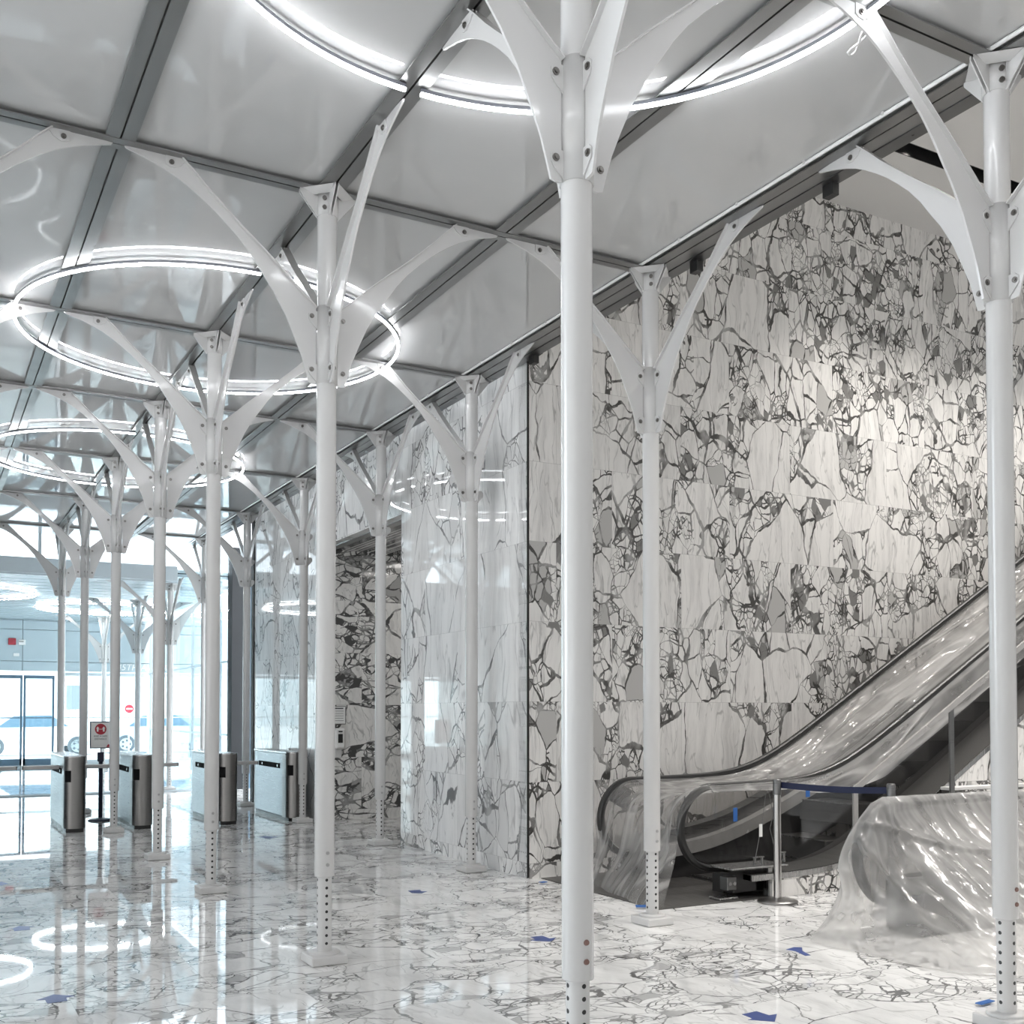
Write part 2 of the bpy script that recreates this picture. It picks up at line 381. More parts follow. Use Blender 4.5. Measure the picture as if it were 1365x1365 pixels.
# atrium ceiling with the recessed slot
m = M(); m.box((10.6, 8.40, 7.55), (11.0, 1.2, .2)); m.box((10.6, -.7, 7.55), (11.0, 16.6, .2)); m.box((6.9, 7.70, 7.55), (3.6, .2, .2)); m.box((12.4, 7.7, 7.69), (7.6, .24, .06))
m.box((5.05, -.03, 6.3), (.06, 17.9, 2.5))  # unseen panel above the canopy edge, added to keep sky light out
struct('wall_upper', m, ATRIUMC).name = 'ceiling_atrium'
struct('trim_3', M().box((12.36, 7.605, 7.55), (7.3, .01, .2)).box((12.36, 7.795, 7.55), (7.3, .01, .2)).box((12.36, 7.7, 7.645), (7.3, .19, .02)), SLOTB)
for i, (x, lb) in enumerate(((9.05, 'round recessed downlight in the black ceiling slot, nearer the canopy'), (10.35, 'round recessed downlight in the black ceiling slot, further from the canopy'), (11.75, None), (13.2, None))):
    if lb is None: continue
    t = thing('downlight', lb, 'ceiling light', (x, 7.7, 7.60), 0, 'downlights in the ceiling slot')
    obj('trim_ring', M().lathe([(.062, 0), (.062, .03), (.082, .03), (.082, -.01), (.062, -.01)]), DARKMETAL, t); obj('lens', M().lathe([(.001, .0), (.06, .0), (.06, .02)]), LAMP, t)

# canopy beams ------------------------------------------------------
def beam_y(x, y0, y1, label, w=.168):
    t = thing('canopy_beam', label, 'beam', (x, (y0 + y1) / 2, ZB), 0, 'steel beams along the canopy'); L = y1 - y0
    g = .012
    for s, nm in ((-1, 'flange'), (1, 'flange')):
        a = g / 2 * s; b = w / 2 * s
        obj(nm, M().box(((a + b) / 2, 0, .004), (abs(b - a), L, .008)).box((a + s * .004, 0, .024), (.008, L, .032)), GALV, t)
    obj('slot_backing', M().box((0, 0, .038), (g, L, .006)), SLOTB, t)
def beam_x(y, x0, x1, label, w=.13):
    t = thing('canopy_cross_beam', label, 'beam', ((x0 + x1) / 2, y, ZB - .003), 0, 'steel cross beams over the columns'); L = x1 - x0
    g = .012
    for s in (-1, 1):
        a = g / 2 * s; b = w / 2 * s
        obj('flange', M().box((0, (a + b) / 2, .004), (L, abs(b - a), .008)).box((0, a + s * .004, .024), (L, .008, .03)), GALV, t)
    obj('slot_backing', M().box((0, 0, .038), (L, g, .006)), SLOTB, t)
order = ('first', 'second', 'third', 'fourth', 'fifth', 'sixth', 'seventh')
bx = [4.864 - 1.288 * k for k in range(1, 6)]
wh = ('grey steel canopy beam midway between the atrium edge columns and the middle columns', 'grey steel canopy beam running over the middle row of columns', 'grey steel canopy beam between the middle columns and the left columns, crossing the upper left corner',
      'grey steel canopy beam over the left row of columns', 'grey steel canopy beam beyond the left row of columns')
for x, lb in zip(bx[:3], wh): beam_y(x, -1.5, 22.15, lb)
for k, y in enumerate(CY):
    beam_x(y, -2.9, 4.78, 'grey steel cross beam over the %s line of columns counted from the camera' % order[k])
# atrium edge assembly
t = thing('canopy_edge_beam', 'long dark steel edge beam of the canopy along the open atrium', 'beam', (4.864, 9.9, ZB))
obj('inner_flange', M().box((-.045, 0, .004), (.085, 24.6, .008)).box((-.006, 0, .03), (.008, 24.6, .05)), GALV, t)
obj('outer_flange', M().box((.06, 0, .004), (.105, 24.6, .008)).box((.108, 0, .04), (.008, 24.6, .07)), GALV, t)
obj('fascia_channel', M().box((.165, 0, .0), (.10, 24.6, .012)).box((.212, 0, .05), (.008, 24.6, .1)), DARKMETAL, t)
tube = obj('edge_tube', M().cyl((4.742, -1.5, 4.972), (4.742, 22.1, 4.972), .012, n=10), LEDEDGE)
tag(tube, 'thin white tube clipped along the canopy edge beside the dark edge beam', 'tube')
for k in range(22):
    y = 3.0 + k * .62
    tag(obj('tube_clip', M().box((4.742, y, 4.982), (.034, .018, .034), None, .003), WHITE), 'small white clip holding the thin tube along the canopy edge', 'clip', 'clips along the canopy edge tube')
for x, y in ((5.04, 4.95), (5.04, 6.3), (5.04, 9.3)):
    pass
tag(obj('edge_bracket', M().box((5.05, 4.95, 4.912), (.06, .09, .08), None, .004), BLACK), 'black bracket under the canopy edge beam where the marble wall meets the atrium ceiling', 'bracket', 'black edge brackets')
tag(obj('edge_bracket', M().box((5.05, 6.30, 4.912), (.06, .09, .08), None, .004), BLACK), 'black bracket under the canopy edge beam beside the bare column head before the marble wall', 'bracket', 'black edge brackets')
tag(obj('edge_bracket', M().box((5.05, 8.72, 4.912), (.06, .09, .08), None, .004), BLACK), 'black bracket under the canopy edge beam at the corner of the pale marble wall', 'bracket', 'black edge brackets')

# ------------------------------------------------------------------ tree columns
LOW = [(.100, 3.700), (.122, 3.706), (.134, 3.75), (.167, 3.865), (.212, 3.975), (.272, 4.112), (.35, 4.248), (.42, 4.345), (.485, 4.44), (.56, 4.53), (.645, 4.612), (.72, 4.678), (.797, 4.737), (.875, 4.79), (.95, 4.834), (1.03, 4.87), (1.10, 4.896), (1.18, 4.92), (1.245, 4.938)]
UPP = [(.074, 3.700), (.074, 3.74), (.074, 3.80), (.074, 3.95), (.074, 4.10), (.074, 4.19), (.16, 4.262), (.235, 4.33), (.31, 4.40), (.40, 4.478), (.48, 4.545), (.565, 4.616), (.66, 4.70), (.75, 4.782), (.84, 4.872), (.93, 4.955), (1.03, 4.955), (1.15, 4.955), (1.255, 4.95)]
def parts_for(dz):
    """meshes shared by every column; dz lowers everything above the floor post"""
    P = {}
    P['base_block'] = mesh('base_block', M().bevbox((0, 0, .031), (.235, .235, .058), .006))
    P['base_disc'] = mesh('base_disc', M().lathe([(.098, .060), (.098, .070), (.094, .075), (.001, .075)], n=40))
    P['inner_post'] = mesh('inner_post', M().cyl((0, 0, .075), (0, 0, .57), .047, n=28))
    P['outer_tube'] = mesh('outer_tube', M().lathe([(.047, .5485), (.0625, .5485), (.0635, .552), (.0635, 4.80 + dz)], n=32))
    P['tube_bolt'] = mesh('tube_bolt', M().cyl((0, 0, 0), (0, -.007, 0), .0125, .0105, n=12))
    m = M().lathe([(.0635, 3.706 + dz), (.070, 3.706 + dz), (.070, 4.205 + dz), (.0635, 4.205 + dz)], n=32)
    for k in range(4):
        R = Matrix.Rotation(k * pi / 2, 3, 'Z')
        for s in (-1, 1):
            for z0 in (3.715, 4.06):
                poly = [(.062, z0 - .012), (.062, z0 + .11), (.105, z0 + .11), (.124, z0 + .092), (.124, z0 + .058), (.112, z0 + .04)]
                m.prism(poly, lambda a, b, c, R=R: R @ Vector((a, c, b + dz)), s * .007, s * .013) if s > 0 else m.prism(poly, lambda a, b, c, R=R: R @ Vector((a, c, b + dz)), -.013, -.007)
    P['plain_bolt'] = P['tube_bolt'].copy()
    P['clamp_collar'] = mesh('clamp_collar', m)
    m = M().lathe([(.0635, 4.795 + dz), (.071, 4.795 + dz), (.071, 4.945 + dz), (.02, 4.945 + dz)], n=32)
    for k in range(4):
        R = Matrix.Rotation(k * pi / 2, 3, 'Z')
        for a0, a1 in ((-.0135, -.0075), (.0075, .0135)):
            m.prism([(.064, 4.79), (.072, 4.79), (.186, 4.93), (.186, 4.952), (.064, 4.952)], lambda a, b, c, R=R: R @ Vector((a, c, b + dz)), a0, a1)
    for k in range(4):
        R = Matrix.Rotation(k * pi / 2 + pi / 4, 3, 'Z')
        m.add([R @ Vector((a, c, b + dz)) for a, c, b in ((.076, -.06, 4.925), (.076, .06, 4.925), (.135, .11, 4.952), (.135, -.11, 4.952))], [(0, 1, 2, 3)])
    P['head_bracket'] = mesh('head_bracket', m)
    A = [(a, b + dz) for a, b in LOW]; B = [(a, b + dz) for a, b in UPP]
    m = M().strip(A, B, lambda a, b, c: Vector((a, c, b)), -.006, .006)
    # stiffening flange along the column-facing edge
    F = B[5:16]; n = len(F); vs = []
    for i, (a, b) in enumerate(F):
        w = .03
        vs += [(a, -w, b), (a, w, b), (a - .005, w, b + .005), (a - .005, -w, b + .005)]
    fs = []
    for i in range(n - 1):
        for k in range(4): fs.append((i * 4 + k, i * 4 + (k + 1) % 4, (i + 1) * 4 + (k + 1) % 4, (i + 1) * 4 + k))
    m.add(vs, fs + [(3, 2, 1, 0), tuple((n - 1) * 4 + k for k in range(4))])
    # lug at the tip
    for a0, a1 in ((.006, .012), (-.012, -.006)):
        m.prism([(.90, 4.945), (.93, 4.905), (.97, 4.885), (1.0, 4.888), (1.02, 4.90), (1.02, 4.954), (.93, 4.954)], lambda a, b, c: Vector((a, c, b + dz)), a0, a1)
    P['branch_arm'] = mesh('branch_arm', m)
    P['bolt'] = mesh('bolt', M().cyl((0, -.024, 0), (0, .024, 0), .0085, n=8).cyl((0, -.0185, 0), (0, .0185, 0), .0155, n=12))
    P['head_bolt'] = mesh('head_bolt', M().cyl((.066, 0, 0), (.083, 0, 0), .014, n=10))
    return P
GREYB = plain('grey_painted_bolt', (.36, .355, .35), .4)
MATS = dict(base_block=WHITEM, base_disc=WHITEM, inner_post=POSTM, outer_tube=WHITE, tube_bolt=RUST, plain_bolt=GREYB, clamp_collar=WHITE, head_bracket=WHITE, branch_arm=WHITE, bolt=BOLT, head_bolt=BOLT)
def tree(P, x, y, label, arms=(0, 1, 2, 3), dz=0.0, rusty=False, group='white branching columns'):
    t = thing('tree_column', label, 'column', (x, y, 0), 0, group)
    def L(n, par=t, loc=None, rz=None):
        o = link(n, P[n], MATS[n], par, loc)
        if rz is not None: o.rotation_euler = (0, 0, rz)
        return o
    L('base_block'); L('base_disc'); L('inner_post'); tb = L('outer_tube'); L('clamp_collar'); hb = L('head_bracket')
    for z in (.625, .70): L('tube_bolt' if rusty else 'plain_bolt', tb, (0, -.062, z)).name = 'tube_bolt'
    for z in (4.835, 4.895): L('head_bolt', hb, (0, 0, z + dz), pi + radians(58))
    for k in arms:
        a = L('branch_arm', t, None, k * pi / 2)
        for r, z in ((.105, 3.79), (.105, 4.135), (.985, 4.915)): L('bolt', a, (r, 0, z + dz))
    return t
P0 = parts_for(0.0)
MLAB = ('thick white branching column in the foreground, largest in view, crossing the frame from top to bottom',
        'white branching column left of the foreground one, standing on a square block left of centre',
        'white branching column inside the second ring light, in front of the third turnstile',
        'white branching column between the second and third turnstiles from the left',
        'white branching column just right of the red distance sign, with greyer shaded arms',
        'white branching column behind the leftmost turnstile, left of the red distance sign',
        'white branching column furthest back in the middle row, near the revolving door')
RLAB = ('white branching column at the right edge of the picture, in front of the wrapped newel',
        'white branching column in front of the escalator, its foot beside the plastic sheet',
        'white branching column standing against the pale marble wall near its dark corner joint',
        'white branching column in front of the dark corridor opening',
        'white branching column beside the rightmost turnstile',
        'white branching column in front of the dark metal pier at the entrance glass',
        'white branching column furthest back along the canopy edge, by the entrance glass')
LLAB = ('left row', 'white branching column of the left row whose arm reaches in at the upper left edge',
        'white branching column of the left row whose arm crosses the left end of the second ring light',
        'white branching column of the left row whose arm shows below the second ring light',
        'white branching column of the left row whose arm ends near the shaded column with greyer arms',
        'white branching column of the left row, second from the entrance glass', 'white branching column of the left row, nearest the entrance glass')
for k, y in enumerate(CY):
    tree(P0, CX[1], y, MLAB[k], rusty=k == 0)
    tree(P0, CX[2], y, RLAB[k], (1, 2, 3), rusty=k == 0)
    if k: tree(P0, CX[0], y, LLAB[k])

# ring lights --------------------------------------------------------
def ring(cx, cy, label, z=4.914, gaps=True, led=None, R=1.635):
    t = thing('ring_light', label, 'ceiling light', (cx, cy, z), 0, 'ring lights under the canopy')
    cuts = []
    if gaps:
        for d in (0.0,):
            a = math.acos(d / R); da = .045 / (R * abs(sin(a)))
            cuts += [(a, da), (-a, da)]
        cuts += [(0, .008), (pi, .008)]
        cuts = sorted(((a % (2 * pi), d) for a, d in cuts))
        arcs = []
        for i, (a, d) in enumerate(cuts):
            b, e = cuts[(i + 1) % len(cuts)]
            if b <= a: b += 2 * pi
            if b - e - a - d > .03: arcs.append((a + d, b - e))
    else: arcs = [(k * pi / 3, (k + 1) * pi / 3 - .01) for k in range(6)]
    for a, b in arcs:
        n = max(3, int((b - a) / .045)); A = [a + (b - a) * i / n for i in range(n + 1)]
        def prof(sec):
            vs = []; m = M(); q = len(sec)
            for w in A: vs += [((R + r) * cos(w), (R + r) * sin(w), h) for r, h in sec]
            fs = [(i * q + k, i * q + (k + 1) % q, (i + 1) * q + (k + 1) % q, (i + 1) * q + k) for i in range(n) for k in range(q)]
            m.add(vs, fs, False); m.add(vs[:q], [tuple(range(q))[::-1]]); m.add(vs[-q:], [tuple(range(q))]); return m
        d = obj('light_arc', prof([(-.011, .006), (-.008, 0), (.008, 0), (.011, .006), (.011, .015), (-.011, .015)]), led or LED, t)
        obj('channel', prof([(-.0095, .015), (.0095, .015), (.0095, .038), (-.0095, .038)]), CHAN, d)
    return t
ring(CX[1], CY[0], 'large white ring light at the top of the picture around the foreground column')
ring(CX[1], CY[2], 'white ring light seen whole on the left, second from the camera')
ring(CX[1], CY[4], 'white ring light low on the left, third from the camera')
cab = obj('loose_cable', M().tube([(3.98 + .02 * sin(i), 3.60 + .17 * sin(pi * i / 12), 4.93 - .10 * sin(pi * i / 12) - .0 * i) for i in range(13)], .006, 8), WHITE)
tag(cab, 'loose white cable loop hanging beside the end of the nearest ring light', 'cable')

# ------------------------------------------------------------------ escalator
def sp(x, w): 
    q = x / w
    return w * (q if q > 30 else log(1 + exp(q)))
def hr(x): return .945 + .577 * sp(x - 7.46, .25)          # handrail centre height
def hb(x): return .21 + .577 * sp(x - 7.43, .22)            # top of the outer deck
XE = 13.2
esc = thing('escalator', 'long escalator rising to the right along the marble wall, wrapped in plastic', 'escalator', (0, 0, 0))
def cpath(x0, y, xe=XE, off=0.0, R=.36, back=1.0):
    top = [(xe - (xe - x0 - R) * i / 60, hr(xe - (xe - x0 - R) * i / 60)) for i in range(61)]
    cz = top[-1][1] - R
    arc = [(x0 + R - R * sin(pi * i / 24), cz + R * cos(pi * i / 24)) for i in range(1, 25)]
    end = arc[-1]
    tail = [(end[0] + back * i / 8, end[1] - .03 * sin(pi * i / 16) - .0 * i) for i in range(1, 9)]
    return [Vector((a, y, b)) for a, b in top + arc + tail], cz, R
HRS = [(-.04, -.012), (-.034, .016), (-.018, .026), (.018, .026), (.034, .016), (.04, -.012), (.034, -.026), (.02, -.03), (-.02, -.03), (-.034, -.026)]
HRS = [(a, -b) for a, b in HRS]
def balustrade(par, x0, y, xe=XE, outy=None, back=.5):
    p, cz, R = cpath(x0, y, xe, back=back)
    obj('handrail', M().sweep(p, HRS, (0, 1, 0)), BLACK, par)
    # glass panel with rounded newel end
    N = 60; A = []; B = []
    xs = [x0 + .05 + (xe - x0 - .05) * i / N for i in range(N + 1)]
    xs = sorted(set(xs + [x0 + .05 + .36 * (1 - cos(pi / 2 * k / 10)) for k in range(11)]))
    for x in xs:
        if x < x0 + R:
            dz = sqrt(max(0, (R - .045) ** 2 - (x0 + R - x) ** 2)); A.append((x, cz + dz)); B.append((x, max(cz - dz, .18)))
        else: A.append((x, hr(x) - .04)); B.append((x, max(.18, hb(x) - .06)))
    obj('glass_panel', M().strip(B, A, lambda a, b, c: Vector((a, c, b)), y - .006, y + .006), SMOKE, par)
    q = [Vector((x, y, hr(x) - .045)) for x in [x0 + R + (xe - x0 - R) * i / 50 for i in range(51)]]
    obj('rail_profile', M().sweep(q, [(-.018, -.014), (.018, -.014), (.018, .014), (-.018, .014)], (0, 1, 0)), STEEL, par)
YF, YM = 8.5, 7.42
for x in (8.55, 9.95, 11.2):
    obj('glass_joint', M().box((x, YF, hr(x) - .32), (.012, .016, .56)), DARK, esc)
obj('newel_pad', M().bevbox((5.86, YF - .016, .80), (.20, .016, .20), .006, Matrix.Rotation(.5, 3, 'Y')), DARK, esc)
balustrade(esc, 5.64, YF); balustrade(esc, 5.74, YM)
# decks and skirts
DECKM = brushed('dark_deck_metal', (.075, .073, .07), .4, 40, 40, 1, .15, .5)
xs = [6.2 + (XE - 6.2) * i / 60 for i in range(61)]
def ribbon(y0, z0f, y1, z1f, th=.01):
    m = M(); m.grid([[Vector((x, y0, z0f(x))), Vector((x, y1, z1f(x)))] for x in xs], False); return m
obj('outer_deck', M().strip([(x, hb(x) - .05) for x in xs], [(x, hb(x)) for x in xs], lambda a, b, c: Vector((a, c, b)), 7.05, 7.40), DECKM, esc)
obj('bright_deck_edge', M().strip([(x, hb(x) - .055) for x in xs], [(x, hb(x) - .004) for x in xs], lambda a, b, c: Vector((a, c, b)), 7.035, 7.40), STEEL, esc)
hs = lambda x: .20 + .42 * sp(x - 6.8, .3)
SKIRTM = plain('pale_skirt_metal', (.62, .61, .60), .25, .4)
obj('far_skirt', M().strip([(x, hs(x)) for x in xs], [(x, hs(x) + .12) for x in xs], lambda a, b, c: Vector((a, c, b)), 8.22, 8.47), SKIRTM, esc)
obj('far_skirt_strip', M().strip([(x, hs(x) + .12) for x in xs], [(x, hs(x) + .24) for x in xs], lambda a, b, c: Vector((a, c, b)), 8.32, 8.47), DARKMETAL, esc)
obj('far_side_panel', M().strip([(x, max(.0, hs(x) - .5)) for x in xs], [(x, hs(x)) for x in xs], lambda a, b, c: Vector((a, c, b)), 8.30, 8.46), DARK, esc)
obj('near_side_panel', M().strip([(x, max(.0, hb(x) - .6)) for x in xs], [(x, hb(x) - .03) for x in xs], lambda a, b, c: Vector((a, c, b)), 7.40, 7.55), DARK, esc)
# wall-side deck
obj('wall_deck', M().strip([(x, hb(x) - .12) for x in xs], [(x, hb(x)) for x in xs], lambda a, b, c: Vector((a, c, b)), 8.53, 8.93), STEEL, esc)
# steps
for k in range(17):
    x = 6.55 + .35 * k; z = max(0.03, hr(x + .2) - .95 + .50 * min(1, max(0, (x - 7.3) / 1.1)))
    s = obj('step', M().bevbox((x + .175, 7.91, z - .10), (.40, .70, .2), .006), STEPM, esc)
    obj('nosing', M().box((x - .02, 7.91, z + .003), (.03, .68, .008)), STEEL, s)
# marble side below the deck
obj('marble_side', M().strip([(x, 0.0) for x in xs[2:]], [(x, hb(x) - .053) for x in xs[2:]], lambda a, b, c: Vector((a, c, b)), 7.04, 7.10), CLAD, esc)
obj('landing_plate', M().box((5.86, 7.98, .004), (1.25, 1.86, .008)), PLATE, esc)
cb = obj('comb_plate', M().box((6.62, 7.9, .006), (.24, .74, .014)), STEEL, esc)
# newel base plate and exposed housing
obj('newel_plate', M().bevbox((6.32, 7.2, .265), (.62, .30, .018), .004), STEEL, esc)
hx = obj('drive_housing', M().bevbox((6.22, 7.22, .13), (.26, .16, .16), .006), DARK, esc)
obj('inlet_plate', M().bevbox((6.05, 7.16, .14), (.10, .10, .11), .004), DARKMETAL, hx)
for dx in (-.025, .022): obj('inlet_ring', M().cyl((6.05 + dx, 7.108, .14), (6.05 + dx, 7.10, .14), .017, n=16), STEEL, hx)
obj('housing_foot', M().bevbox((6.0, 7.16, .02), (.20, .14, .02), .004), STEEL, hx)
obj('housing_post', M().box((6.44, 7.10, .13), (.045, .06, .25)), STEEL, hx)

# guard rail with flat posts on the near side
gr = thing('guard_rail', 'sloping flat steel guard rail on posts in front of the escalator side', 'railing', (7.24, 6.88, 0))
gz = lambda x: .90 + .58 * (x - 7.24)
RAILM = plain('pale_rail_metal', (.45, .44, .43), .25, .5)
obj('top_rail', M().sweep([Vector((x - 7.24, 0, gz(x))) for x in (7.22, 12.4)], [(-.012, -.026), (.012, -.026), (.012, .026), (-.012, .026)], (0, 1, 0)), RAILM, gr)
for x, zb in ((7.26, 0.0), (8.52, .0), (9.44, .0), (10.6, 0.0)):
    obj('rail_post', M().bevbox((x - 7.24, 0, (gz(x) + zb) / 2 - .01), (.055, .022, gz(x) - zb - .02), .002), DARKMETAL if x > 8 else RAILM, gr)
led = obj('marble_ledge', M().box((10.4, 6.965, .425), (3.7, .12, .85)), CLAD)
tag(led, 'low marble-clad ledge behind the guard rail posts under the escalator', 'ledge')
lt = obj('ledge_cap', M().bevbox((10.4, 6.965, .866), (3.72, .13, .03), .004), WHITEM, led)

# wire frame holder on the newel plate
wf = thing('wire_stand', 'thin bent wire stand with a small paper tag behind the belt post', 'stand', (6.45, 7.17, .275))
obj('wire_loop', M().tube([(-.085, 0, .06), (.0, 0, .40), (.035, 0, .60), (.055, 0, .635), (.075, 0, .60), (.12, 0, .42), (.08, .0, .30), (.145, 0, .085)], .0035, 6), DARKMETAL, wf)
obj('foot_bracket', M().box((-.05, 0, .06), (.11, .02, .008)).box((-.095, 0, .03), (.014, .02, .06)).box((-.015, 0, .03), (.014, .02, .06)), STEEL, wf)
obj('foot_bracket', M().box((.20, 0, .085), (.12, .02, .008)).box((.165, 0, .042), (.014, .02, .084)).box((.24, 0, .042), (.014, .02, .084)), STEEL, wf)
obj('paper_tag', M().box((-.03, -.006, .29), (.035, .003, .11)), SIGNW, wf)

# third wrapped balustrade
nb = thing('newel', 'escalator newel and handrail in the right foreground, hidden under draped plastic', 'handrail', (0, 0, 0))
p, cz, R = cpath(5.76, 5.45, 8.8, back=.6)
p = [Vector((v.x, v.y, min(v.z, .945))) if v.x > 6.0 and v.z > .7 else v for v in p]
obj('handrail', M().sweep(p, HRS, (0, 1, 0)), BLACK, nb)
A = []; B = []
for x in sorted(set([5.81 + 3.0 * i / 30 for i in range(31)] + [5.81 + .31 * (1 - cos(pi / 2 * k / 8)) for k in range(9)])):
    if x < 6.12:
        dz = sqrt(max(0, .315 ** 2 - (6.12 - x) ** 2)); A.append((x, cz + dz)); B.append((x, max(.2, cz - dz)))
    else: A.append((x, .905)); B.append((x, .2))
obj('glass_panel', M().strip(B, A, lambda a, b, c: Vector((a, c, b)), 5.444, 5.456), SMOKED, nb)
obj('newel_pad', M().bevbox((6.04, 5.434, .79), (.26, .016, .18), .006, Matrix.Rotation(.4, 3, 'Y')), DARK, nb)
obj('deck', M().bevbox((7.55, 5.45, .20), (2.7, .34, .40), .03), DARK, nb)

# ------------------------------------------------------------------ plastic sheets
def nz3(x, y, z, s): return noise.noise(Vector((x * s, y * s, z * s)))
rows = []
NV = 56
def cross(x, lift=0.0):
    """cross section of the tent: from the loose near flap over both handrails to the wall side"""
    h = hr(x) + .014; r = []
    inc = min(1, max(0, (x - 6.9) / 1.2))
    for i in range(NV + 1):
        v = i / NV
        if v < .2:
            q = v / .2; z = h - (.07 + .31 * inc) * (1 - q); y = YM - .06 - .05 * (1 - q) + .03 * q
            y += .02 * nz3(x * .6, 3, q * 2, 2)
        elif v < .85:
            q = (v - .2) / .65; y = YM - .03 + (YF - YM + .06) * q
            sag = (.10 + .22 * inc) * (4 * q * (1 - q)) ** .8 * (1 + .25 * (0.5 - q))
            z = h - sag
        else:
            q = (v - .85) / .15; y = YF + .03 + .04 * q; z = h - .10 * q
        wr = .022 * nz3(x * .5, y * 4.0, 1.7, 1.5) + .010 * nz3(x * 1.2, y * 11, 5, 1.3)
        edge = min(1, abs(v - .2) / .06, abs(v - .85) / .06)
        r.append(Vector((x, y, z + wr * edge)))
    return r
tp = [cross(XE - (XE - 6.02) * i / 110) for i in range(111)]
s0 = obj('plastic_sheet', M().grid(tp), FILM)
tag(s0, 'clear plastic sheet draped along both handrails of the rising escalator', 'plastic sheet')
last = tp[-1]
rows = [[p.copy() for p in last]]
# front drape around the two newels down to the floor
for i in range(1, 27):
    q = i / 26; r = []
    for k in range(NV + 1):
        v = k / NV; vv = min(1, max(0, (v - .2) / .65))
        p0 = last[k]
        end = Vector((5.16 + .40 * vv + .05 * nz3(v * 3, 2, 1, 1.5), 7.08 + 1.72 * vv, .012))
        if v < .2:      # loose edge at the near newel runs diagonally down
            end = Vector((5.17 + .10 * (1 - v / .2), 7.07 - .02 * (1 - v / .2), .012))
        th = q * pi * .55
        # bulge along the newel curve, then fall to the floor
        f = min(1, q / .5)
        nose = Vector((p0.x - .40 * sin(f * pi / 2), p0.y, p0.z - .38 * (1 - cos(f * pi / 2))))
        g = max(0, (q - .38) / .62); g2 = g * g * (3 - 2 * g)
        pt = nose.lerp(end, g2)
        pt.z = nose.z * (1 - g) ** 1.25 + end.z * (1 - (1 - g) ** 1.25)
        w = .05 * sin(vv * 19 + 2 * q) * g * (1 - g * .6) + .05 * nz3(vv * 5, q * 2, 4, 1.0) * sin(pi * q)
        pt.x += w; pt.y += .03 * nz3(vv * 4, q * 3, 8, 1.0) * sin(pi * q)
        r.append(pt)
    rows.append(r)
s1 = obj('plastic_sheet', M().grid(rows), FILMC)
tag(s1, 'clear plastic sheet hanging over the two escalator newels down to the floor', 'plastic sheet')

# sheet over the right foreground newel: rings around the newel from the handrail spine down to the floor
rows = []
import bisect
def spine(u):
    # u in 0..1 : far (wall) side right end -> around the newel -> near side right end
    L = 3.0
    if u < .36: x = 8.7 - (8.7 - 6.05) * (u / .36); return Vector((x, 5.47, .99)), Vector((0, 1, 0))
    if u > .64: x = 6.05 + (8.7 - 6.05) * ((u - .64) / .36); return Vector((x, 5.43, .99)), Vector((0, -1, 0))
    a = pi * (u - .36) / .28
    return Vector((6.05 - .02 * sin(a), 5.45 + .02 * cos(a), .99)), Vector((-sin(a), cos(a), 0))
FOLDS = ([(.515, .17), (.5625, .19), (.634, .233), (.653, .283), (.672, .325), (.697, .355), (.722, .367), (.80, .36), (1.0, .35)],
         [(.515, .27), (.544, .383), (.5625, .483), (.584, .60), (.594, .717), (.5945, .833), (.597, .917), (.60, 1.0)])
def fold(u, q):
    """two raised creases running over the film from the newel's corner"""
    best = 9
    for L in FOLDS:
        for (a, b), (c, d) in zip(L, L[1:]):
            ax, ay, bx, by = a * 6, b, c * 6, d
            t = max(0, min(1, ((u * 6 - ax) * (bx - ax) + (q - ay) * (by - ay)) / ((bx - ax) ** 2 + (by - ay) ** 2)))
            best = min(best, sqrt((u * 6 - ax - t * (bx - ax)) ** 2 + (q - ay - t * (by - ay)) ** 2))
    return .034 * exp(-(best / .022) ** 2)
NU, NQ = 320, 60
for i in range(NU + 1):
    u = i / NU; s, n = spine(u); r = []
    front = exp(-((u - .50) / .09) ** 2)                # around the newel nose
    near = max(0, min(1, (u - .52) / .16)); near = near * near * (3 - 2 * near)
    far = max(0, min(1, (.48 - u) / .12))
    out = .26 * far + 1.42 * near + .62 * (1 - far) * (1 - near)
    out += .10 * nz3(u * 14, 0, 2, 1) * (1 - .7 * far)
    for k in range(NQ + 1):
        q = k / NQ
        # newel nose bulges in front before falling
        nose = .33 * front * sin(min(1, q / .5) * pi / 2) * (1 - .35 * max(0, (q - .5) / .5))
        d = max(.055 * min(1, q / .05), nose + .05 * min(1, q / .05))
        f0 = .62 * front + .06 * (1 - front)
        fl = max(0, (q - f0) / (1 - f0))
        d += (out - d) * fl ** (1.7 - .45 * near)
        z = .99 * (1 - q) if q < 1 else .008
        z = max(z, .008)
        pleat = sin(u * 95 + 5 * nz3(u * 9, q, 0, 1)) * .016 * min(1, q * 2.2) * (1 - .35 * q) + .006 * sin(u * 260 + 3 * nz3(u * 12, q, 5, 1)) * min(1, q * 4) + .03 * nz3(u * 22, q * 1.2, 3, 1) * min(1, q * 2) 
        if q > .97: pleat *= .3
        d += pleat; d += fold(u, q)
        p3 = s + n * d; p3.z = max(z, .008)
        r.append(p3)
    rows.append(r)
s2 = obj('plastic_sheet', M().grid(rows), FILM2)
tag(s2, 'clear plastic sheet draped over the newel in the right foreground, spreading across the floor', 'plastic sheet')

